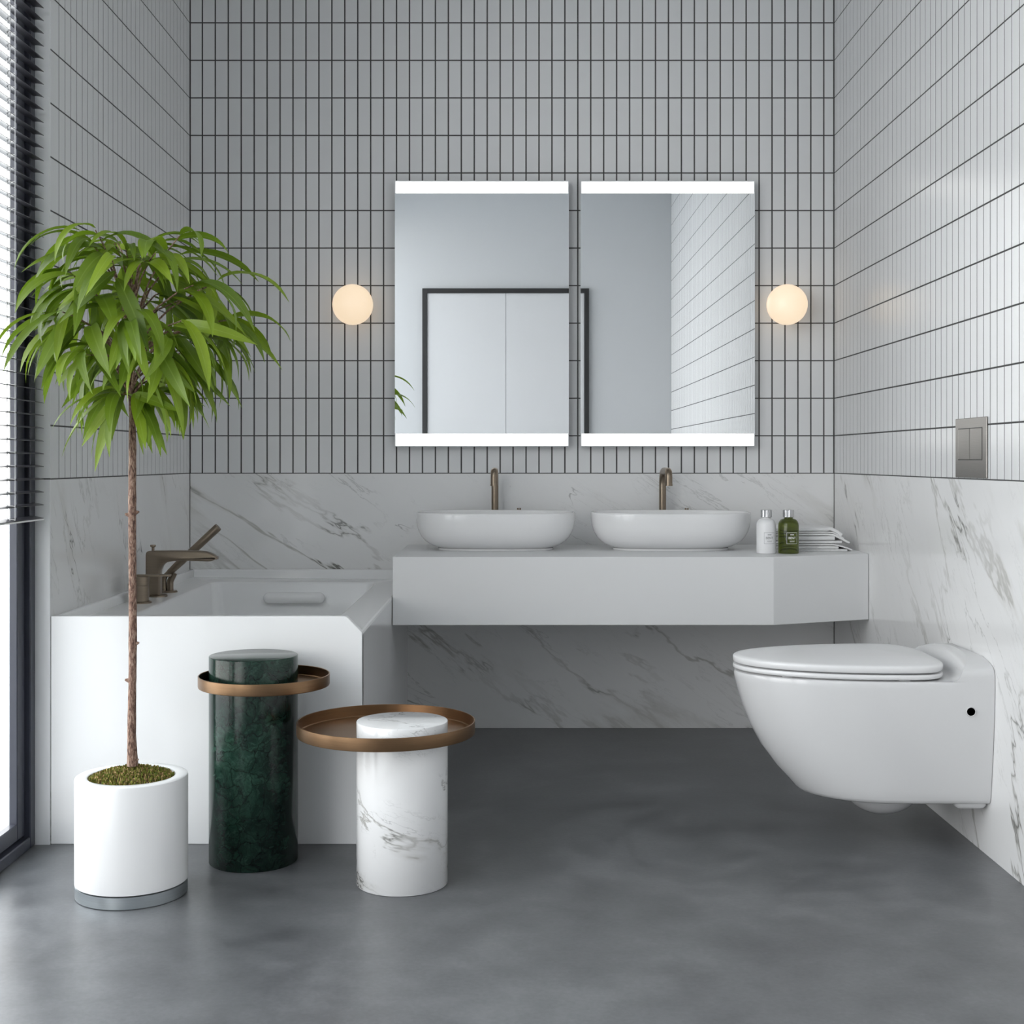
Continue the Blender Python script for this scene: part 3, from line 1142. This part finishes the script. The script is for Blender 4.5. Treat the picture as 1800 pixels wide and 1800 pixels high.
slab([(0.006, 0.4515), (0.002, 0.4525), (0.0, 0.4555), (0.0, 0.4600), (0.0015, 0.4635), (0.006, 0.4645)], 'seat')
slab([(0.008, 0.4675), (0.003, 0.4683), (0.0005, 0.4710), (0.0, 0.4805), (0.0010, 0.4840), (0.0040, 0.4862), (None, 0.965, 0.4880), (None, 0.85, 0.4920), (None, 0.65, 0.4962), (None, 0.42, 0.4985), (None, 0.2, 0.4995), (None, 0.05, 0.5)], 'lid')
for u, v in ((0.50, -0.125), (0.50, 0.125), (0.22, -0.185), (0.22, 0.185)):
    x, y = XR - u, YC + v
    Geo().box(x - 0.014, x + 0.014, y - 0.006, y + 0.006, 0.4475, 0.4522, 0.002, 1).build('seat_buffer', 'seat', toi)
for v in (-0.07, 0.07):
    Geo().box(XR - 0.145, XR - 0.108, YC + v - 0.02, YC + v + 0.02, 0.4475, 0.4675, 0.004, 2).build('hinge', 'seat', toi)

# ------------------------------------------------------------------ side tables


def side_table(px, py, pr, pz, tx, ty, tr, tz0, tz1, mat_, label):
    T = empty('pillar_side_table', (px, py, 0))
    tag(T, label, 'side table')
    Geo().lathe(px, py, [(pr - 0.002, 0), (pr, 0.002), (pr, pz - 0.002), (pr - 0.0006, pz - 0.0006), (pr - 0.002, pz)], 128).build('pillar', mat_, T, autosmooth=50)
    # tray: floor plate and rim, pierced by the pillar
    n = 128
    rim = []
    for r, z in ((tr - 0.004, tz0), (tr - 0.001, tz0 + 0.001), (tr, tz0 + 0.004), (tr, tz1 - 0.0008), (tr - 0.0008, tz1), (tr - 0.0022, tz1), (tr - 0.003, tz1 - 0.0008), (tr - 0.003, tz0 + 0.006), (tr - 0.005, tz0 + 0.004)):
        rim.append([Vector((tx + r * math.cos(2 * PI * i / n), ty + r * math.sin(2 * PI * i / n), z)) for i in range(n)])
    hole_t = [Vector((px + (pr + 0.0006) * math.cos(2 * PI * i / n), py + (pr + 0.0006) * math.sin(2 * PI * i / n), tz0 + 0.004)) for i in range(n)]
    hole_b = [Vector((p.x, p.y, tz0)) for p in hole_t]
    rings = [hole_b] + rim + [hole_t]
    g = Geo()
    g.loft(rings + [hole_b], False, False)
    g.build('tray', 'tray', T, autosmooth=35)


side_table(-0.6458, -1.645, 0.1095, 0.512, -0.612, -1.682, 0.1605, 0.4415, 0.4705, 'green', 'tall green marble pillar table with a round bronze tray')
side_table(-0.2597, -1.824, 0.1077, 0.3836, -0.3015, -1.782, 0.2129, 0.3440, 0.3755, 'marble_table', 'low white marble pillar table with a wide round bronze tray')

# ------------------------------------------------------------------ soap bottles


def wrap_text(body, size, cx, cy, r, z, ang, name, m, parent, bold=0.0):
    cu = bpy.data.curves.new('lettering', 'FONT')
    cu.body = body
    cu.size = size
    cu.align_x = 'CENTER'
    cu.align_y = 'CENTER'
    cu.offset = bold
    o = bpy.data.objects.new('lettering', cu)
    COL.objects.link(o)
    dg = bpy.context.evaluated_depsgraph_get()
    me = bpy.data.meshes.new_from_object(o.evaluated_get(dg))
    g = Geo()
    v = []
    for p in me.vertices:
        a = -PI / 2 + ang + p.co.x / r
        v.append((cx + r * math.cos(a), cy + r * math.sin(a), z + p.co.y))
    g.add(v, [tuple(f.vertices) for f in me.polygons])
    bpy.data.objects.remove(o)
    bpy.data.curves.remove(cu)
    bpy.data.meshes.remove(me)
    return g.build(name, m, parent, fix=False)


def wrap_bar(g, x0, x1, z0, z1, cx, cy, r, ang, n=8):
    v, f = [], []
    for k in range(n + 1):
        a = -PI / 2 + ang + (x0 + (x1 - x0) * k / n) / r
        v += [(cx + r * math.cos(a), cy + r * math.sin(a), z0), (cx + r * math.cos(a), cy + r * math.sin(a), z1)]
    for k in range(n):
        f.append((2 * k, 2 * k + 2, 2 * k + 3, 2 * k + 1))
    g.add(v, f)


def bottle(cx, cy, r, clear, label):
    z = VZ1
    B = empty('soap_bottle', (cx, cy, z))
    tag(B, label, 'bottle')
    h = 0.117
    body = [(r - 0.004, 0), (r - 0.001, 0.001), (r, 0.004), (r, h - 0.024), (r - 0.001, h - 0.016), (r - 0.004, h - 0.009), (r - 0.009, h - 0.003), (0.017, h), (0.0145, h + 0.001), (0.0145, h + 0.006)]
    Geo().lathe(cx, cy, [(a, z + b) for a, b in body], 48).build('bottle_body', 'liquid' if clear else 'bottle_white', B)
    g = Geo()
    n = 72
    rings = []
    zc0, zc1 = z + h + 0.0045, z + h + 0.0295
    for rr_, zz in ((0.0175, zc0), (0.0185, zc0 + 0.001), (0.0185, zc1 - 0.001), (0.0175, zc1)):
        rings.append([Vector((cx + (rr_ - (0.0005 if i % 2 else 0)) * math.cos(2 * PI * i / n), cy + (rr_ - (0.0005 if i % 2 else 0)) * math.sin(2 * PI * i / n), zz)) for i in range(n)])
    g.loft(rings, True, True, False)
    g.build('cap', 'chrome', B)
    m = 'print_white' if clear else 'print_grey'
    R = r + 0.0003
    ang = 0.16
    lz = z + 0.0525
    g = Geo()
    hw, hh, t = 0.0188, 0.0188, 0.0009
    wrap_bar(g, -hw, hw, lz + hh - t, lz + hh, cx, cy, R, ang)
    wrap_bar(g, -hw, hw, lz - hh, lz - hh + t, cx, cy, R, ang)
    wrap_bar(g, -hw, -hw + t, lz - hh, lz + hh, cx, cy, R, ang, 1)
    wrap_bar(g, hw - t, hw, lz - hh, lz + hh, cx, cy, R, ang, 1)
    wrap_bar(g, -0.0065, 0.0065, lz + 0.0105, lz + 0.0130, cx, cy, R, ang)
    wrap_bar(g, -0.0090, 0.0090, lz - 0.0095, lz - 0.0085, cx, cy, R, ang)
    wrap_bar(g, -0.0080, 0.0080, lz - 0.0125, lz - 0.0115, cx, cy, R, ang)
    g.build('label_border', m, B, fix=False)
    wrap_text('BENT', 0.0105, cx, cy, R, lz + 0.0005, ang, 'label_lettering', m, B, 0.0003)


bottle(0.857, -0.474, 0.0328, False, 'white soap bottle with a silver cap on the vanity')
bottle(0.932, -0.474, 0.0345, True, 'olive green soap bottle with a silver cap on the vanity')

# ------------------------------------------------------------------ towels


def ribbon(path, th, y0, y1, name, parent):
    """a cloth layer: x-z path of its underside, thickness th, run from y0 to y1, soft edges"""
    P = [Vector((x, 0, z)) for x, z in path]
    up_, lo_ = [], []
    for i, p in enumerate(P):
        t = (P[min(i + 1, len(P) - 1)] - P[max(i - 1, 0)]).normalized()
        nrm = Vector((-t.z, 0, t.x))
        up_.append((p.x + nrm.x * th, p.z + nrm.z * th))
        lo_.append((p.x, p.z))
    poly = lo_ + list(reversed(up_))
    g = Geo()
    g.prism(poly, 'y', y0, y1, min(0.0022, th * 0.42), 2, True)
    return g.build(name, 'towel', parent, autosmooth=60)


ty0, ty1 = -0.376, -0.155
kT = PXM * scale_at(ty0)


def tw(px, py):
    return ((px - 900) / kT, EYE - (py - 808) / kT)


zT = VZ1 + 0.0004
xl = 0.868
lowt = empty('folded_towel', (1.0, -0.265, VZ1))
tag(lowt, 'folded white towel lying flat on the vanity under another towel', 'towel')
upt = empty('folded_towel', (1.0, -0.265, 0.712))
tag(upt, 'folded white towel lying on top of another towel beside the soap bottles', 'towel')


def wav(a, b, n, amp):
    """gently waving path between two pixel points"""
    out = []
    for k in range(n + 1):
        t = k / n
        x = a[0] + (b[0] - a[0]) * t
        z = a[1] + (b[1] - a[1]) * t + amp * math.sin(PI * 2 * t + a[0] * 9)
        out.append((x, z))
    return out


L_ = tw(1354, 0)[0]


def Z(py):
    return EYE - (py - 808) / kT


ribbon(wav((L_, zT), (tw(1490, 0)[0], zT), 8, 0.0), 0.0064, ty0, ty1, 'fold', lowt)
ribbon(wav((L_, zT + 0.0076), (tw(1475, 0)[0], zT + 0.0078), 8, 0.0), 0.0104, ty0 + 0.004, ty1, 'fold', lowt)
p = wav((L_, zT + 0.0200), (tw(1466, 0)[0], zT + 0.0200), 6, 0.0) + [tw(1474, 960.5), tw(1484, 963), tw(1492, 966), tw(1498, 968.8)]
ribbon(p, 0.0052, ty0 - 0.002, ty1, 'fold', lowt)
zU = zT + 0.0266
ribbon(wav((L_, zU), (tw(1481, 0)[0], zU + 0.0005), 8, 0.0), 0.0086, ty0 + 0.003, ty1, 'fold', upt)
ribbon(wav((L_, zU + 0.0104), (tw(1468, 0)[0], zU + 0.0116), 8, 0.0), 0.0136, ty0, ty1, 'fold', upt)
zV = zU + 0.0270
p = wav((L_, zV), (tw(1456, 0)[0], zV + 0.0006), 6, 0.0) + [tw(1466, 942.5), tw(1477, 947.5), tw(1487, 953), tw(1493, 956)]
ribbon(p, 0.0068, ty0 - 0.001, ty1, 'fold', upt)
zW = zV + 0.0084
p = wav((L_, zW), (tw(1454, 0)[0], zW + 0.0006), 6, 0.0) + [tw(1464, 937.5), tw(1475, 943.0), tw(1483, 948.5)]
ribbon(p, 0.0054, ty0 + 0.001, ty1, 'fold', upt)
zX = zW + 0.0070
p = wav((L_, zX), (tw(1452, 0)[0], zX + 0.0004), 6, 0.0) + [tw(1461, 932.5), tw(1470, 937.5), tw(1478, 943.5)]
ribbon(p, 0.0118, ty0 - 0.002, ty1, 'fold', upt)

# ------------------------------------------------------------------ potted tree
PX, PY = -0.878, -1.90
pot = empty('potted_tree', (PX, PY, 0))
tag(pot, 'slender potted tree with long drooping green leaves in a white pot', 'plant')
R0 = 0.1268
Geo().lathe(PX, PY, [(R0 - 0.003, 0), (R0 - 0.001, 0.002), (R0 - 0.001, 0.028), (R0 - 0.004, 0.0295)], 96).build('pot_base', 'silver', pot)
po = Geo().lathe(PX, PY, [(R0 - 0.004, 0.0298), (R0, 0.032), (R0, 0.2675), (R0 - 0.001, 0.271), (R0 - 0.0035, 0.2725), (0.1015, 0.2725), (0.0985, 0.271), (0.0975, 0.268), (0.0975, 0.22), (0.09, 0.215)], 96, True, True).build('pot_body', 'pot', pot)
Geo().lathe(PX, PY, [(0.0965, 0.222), (0.0968, 0.2600), (0.085, 0.267), (0.06, 0.275), (0.03, 0.280), (0.001, 0.281)], 48).build('soil', 'soil', pot)
# moss tufts
rm = random.Random(3)
g = Geo()
for k in range(2600):
    rr_ = 0.0955 * math.sqrt(rm.random())
    a = rm.random() * 2 * PI
    x, y = PX + rr_ * math.cos(a), PY + rr_ * math.sin(a)
    zb_ = 0.281 - 0.021 * (rr_ / 0.0965) ** 2
    h = rm.uniform(0.004, 0.0125)
    w_ = rm.uniform(0.0013, 0.0026)
    a2 = rm.random() * PI
    dx, dy = w_ * math.cos(a2), w_ * math.sin(a2)
    tx, ty = rm.gauss(0, 0.0013), rm.gauss(0, 0.0013)
    g.add([(x - dx, y - dy, zb_ - 0.003), (x + dx, y + dy, zb_ - 0.003), (x - dy, y + dx, zb_ - 0.003), (x + tx + dx * .6, y + ty + dy * .6, zb_ + h), (x + tx - dx * .6, y + ty - dy * .6, zb_ + h)],
          [(0, 1, 3, 4), (1, 2, 3), (2, 0, 4), (2, 4, 3)])
mo = g.build('moss', 'moss', pot, fix=False)
mo['kind'] = 'stuff'
# trunk with small knots
TY = PY
kP = PXM * scale_at(TY)


def tp(px, py, y=TY):
    return pt(px, py, y)


tpts = [(233, 1346, 9.5), (232.5, 1325, 8.6), (231.5, 1290, 7.6), (232, 1240, 7.0), (233, 1180, 6.8), (233.5, 1100, 7.0), (233, 1020, 6.8), (232.5, 940, 6.7), (232.5, 860, 6.9), (233, 790, 6.6), (232.5, 740, 5.6), (231, 690, 5.2), (229, 640, 4.8), (229, 590, 4.4), (231, 545, 3.6), (236, 500, 2.6)]
tr_pts = [tp(a, b) for a, b, c_ in tpts]
rad = [c_ / kP for a, b, c_ in tpts]
dense, drad = [], []
rj = random.Random(8)
for i in range(len(tr_pts) - 1):
    for k in range(5):
        t = k / 5
        dense.append(tr_pts[i].lerp(tr_pts[i + 1], t))
        drad.append((rad[i] + (rad[i + 1] - rad[i]) * t) * (1 + rj.gauss(0, 0.025)))
dense.append(tr_pts[-1])
drad.append(rad[-1])
trunk = Geo().tube(dense, drad, 20).build('trunk', 'bark', pot)
for kx_, ky_, side in ((239, 901, 1), (239, 1131, 1), (226, 1196, -1), (238, 1336, 1), (226, 905, -1)):
    b_ = tp(kx_, ky_)
    e_ = b_ + Vector((side * 0.0075, -0.003, 0.002))
    Geo().tube([b_ - Vector((side * 0.004, 0, 0)), b_, e_], [0.006, 0.0055, 0.0022], 10).build('knot', 'bark', trunk)

# leaves: a few bent shapes, each leaf its own object


def leaf_shape(p0, p1, wmax, fold, twist, n=10):
    """unit-long leaf; pitch runs p0..p1 degrees along its length; base at the origin, runs out along +x"""
    v, f, uv = [], [], []
    x = z = 0.0
    for i in range(n + 1):
        t = i / n
        wd = wmax * (math.sin(PI * min(1, t * 0.93 + 0.035) ** 0.82)) ** 0.85
        wd *= (1.0 if t < 0.85 else max(0.12, 1 - (t - 0.85) * 5.2))
        if t < 0.05:
            wd = wmax * 0.10
        pa = math.radians(p0 + (p1 - p0) * (t ** 0.8))
        if i:
            x += math.cos(pa) / n
            z += math.sin(pa) / n
        nx, nz = -math.sin(pa), math.cos(pa)
        ta = twist * t
        lift = fold * wd
        for s in (-1, 0, 1):
            lat = s * wd
            up_ = abs(s) * lift
            yy = lat * math.cos(ta) - up_ * math.sin(ta)
            uu = lat * math.sin(ta) + up_ * math.cos(ta)
            v.append((x + nx * uu, yy, z + nz * uu))
            uv.append((t, 0.5 + 0.5 * s))
    for i in range(n):
        for s in range(2):
            a = i * 3 + s
            f.append((a, a + 3, a + 4, a + 1))
    me = bpy.data.meshes.new('leaf')
    me.from_pydata(v, [], f)
    ul = me.uv_layers.new(name='UVMap')
    for lp in me.loops:
        ul.data[lp.index].uv = uv[lp.vertex_index]
    me.polygons.foreach_set('use_smooth', [True] * len(f))
    me.materials.append(MT['leaf'])
    return me


SH = {}
for key, (p0, p1) in {'rise': (42, -52), 'out': (14, -62), 'arch': (22, -80), 'fall': (-25, -76), 'hang': (-55, -86)}.items():
    SH[key] = [leaf_shape(p0 + d_, p1 - d_ * 0.4, wm, fo, tw_) for d_, wm, fo, tw_ in ((-6, 0.072, 0.30, 0.25), (2, 0.080, 0.22, -0.35), (9, 0.066, 0.38, 0.1))]

rl = random.Random(21)
nleaf = 0


def leaf(base, az, length, key):
    global nleaf
    o = bpy.data.objects.new('leaf', rl.choice(SH[key]))
    o.location = base - Vector((PX, PY, 0))
    o.rotation_euler = (rl.gauss(0, 0.35), rl.gauss(0, 0.12), az)
    o.scale = (length, length * rl.uniform(0.85, 1.2), length)
    o.parent = pot
    COL.objects.link(o)
    nleaf += 1


def hub(z):
    """trunk axis at height z"""
    for a, b in zip(tr_pts[:-1], tr_pts[1:]):
        if a.z <= z <= b.z:
            return a.lerp(b, (z - a.z) / (b.z - a.z))
    return tr_pts[-1].copy()


# tiers: (root height on trunk, tip height, tip radius, count, leaves per tip, leaf length range, shapes)
tiers = [
    (1.32, 1.495, 0.060, 5, 6, (0.12, 0.17), ('rise', 'out', 'arch')),
    (1.30, 1.490, 0.140, 9, 6, (0.14, 0.20), ('rise', 'out', 'arch', 'arch')),
    (1.25, 1.415, 0.185, 9, 6, (0.14, 0.205), ('out', 'arch', 'arch', 'fall')),
    (1.20, 1.325, 0.205, 10, 6, (0.14, 0.205), ('out', 'arch', 'fall', 'arch')),
    (1.15, 1.245, 0.160, 8, 6, (0.13, 0.185), ('arch', 'fall', 'hang')),
    (1.18, 1.285, 0.185, 4, 6, (0.15, 0.20), ('arch', 'fall', 'hang')),
    (1.11, 1.165, 0.060, 7, 6, (0.12, 0.175), ('out', 'arch', 'fall', 'hang')),
]
for ti, (zr, zt, rad_, cnt, per, (l0, l1), keys) in enumerate(tiers):
    for k in range(cnt):
        if cnt == 4:
            az = -1.35 + 0.5 * k + rl.uniform(-0.1, 0.1)
        else:
            az = 2 * PI * (k + 0.5 * (ti % 2) + rl.uniform(-0.22, 0.22)) / cnt + ti * 0.7
        r_ = rad_ * rl.uniform(0.75, 1.15)
        z_ = zt + rl.uniform(-0.03, 0.025)
        root = hub(zr + rl.uniform(-0.03, 0.03))
        dirv = Vector((math.cos(az), math.sin(az), 0))
        if dirv.x < 0:
            r_ *= 1 - 0.22 * abs(dirv.x)
        tip = Vector((PX, PY, z_)) + dirv * r_
        mid = root.lerp(tip, 0.5) + Vector((0, 0, 0.02)) - dirv * 0.012
        Geo().tube([root, root.lerp(mid, 0.6) + Vector((0, 0, 0.006)), mid, mid.lerp(tip, 0.6) + Vector((0, 0, 0.006)), tip], [0.0030, 0.0026, 0.0022, 0.0018, 0.0013], 8).build('branch', 'bark', pot)
        for j in range(per):
            t = 0.55 + 0.45 * (j + 1) / per
            b_ = mid.lerp(tip, min(1, (t - 0.5) * 2)) + Vector((0, 0, 0.004))
            spread = rl.gauss(0, 0.75) if j < per - 1 else rl.gauss(0, 0.2)
            a_ = az + spread
            ln = rl.uniform(l0, l1) * 1.08
            # keep the foliage clear of the blind
            reach = -(b_.x + ln * 0.85 * math.cos(a_))
            if reach > 1.19:
                ln *= max(0.45, 1 - (reach - 1.19) * 6)
                key_ = 'fall' if reach > 1.22 else rl.choice(keys)
            else:
                key_ = rl.choice(keys)
            leaf(b_, a_, ln, key_)
print('leaves', nleaf)
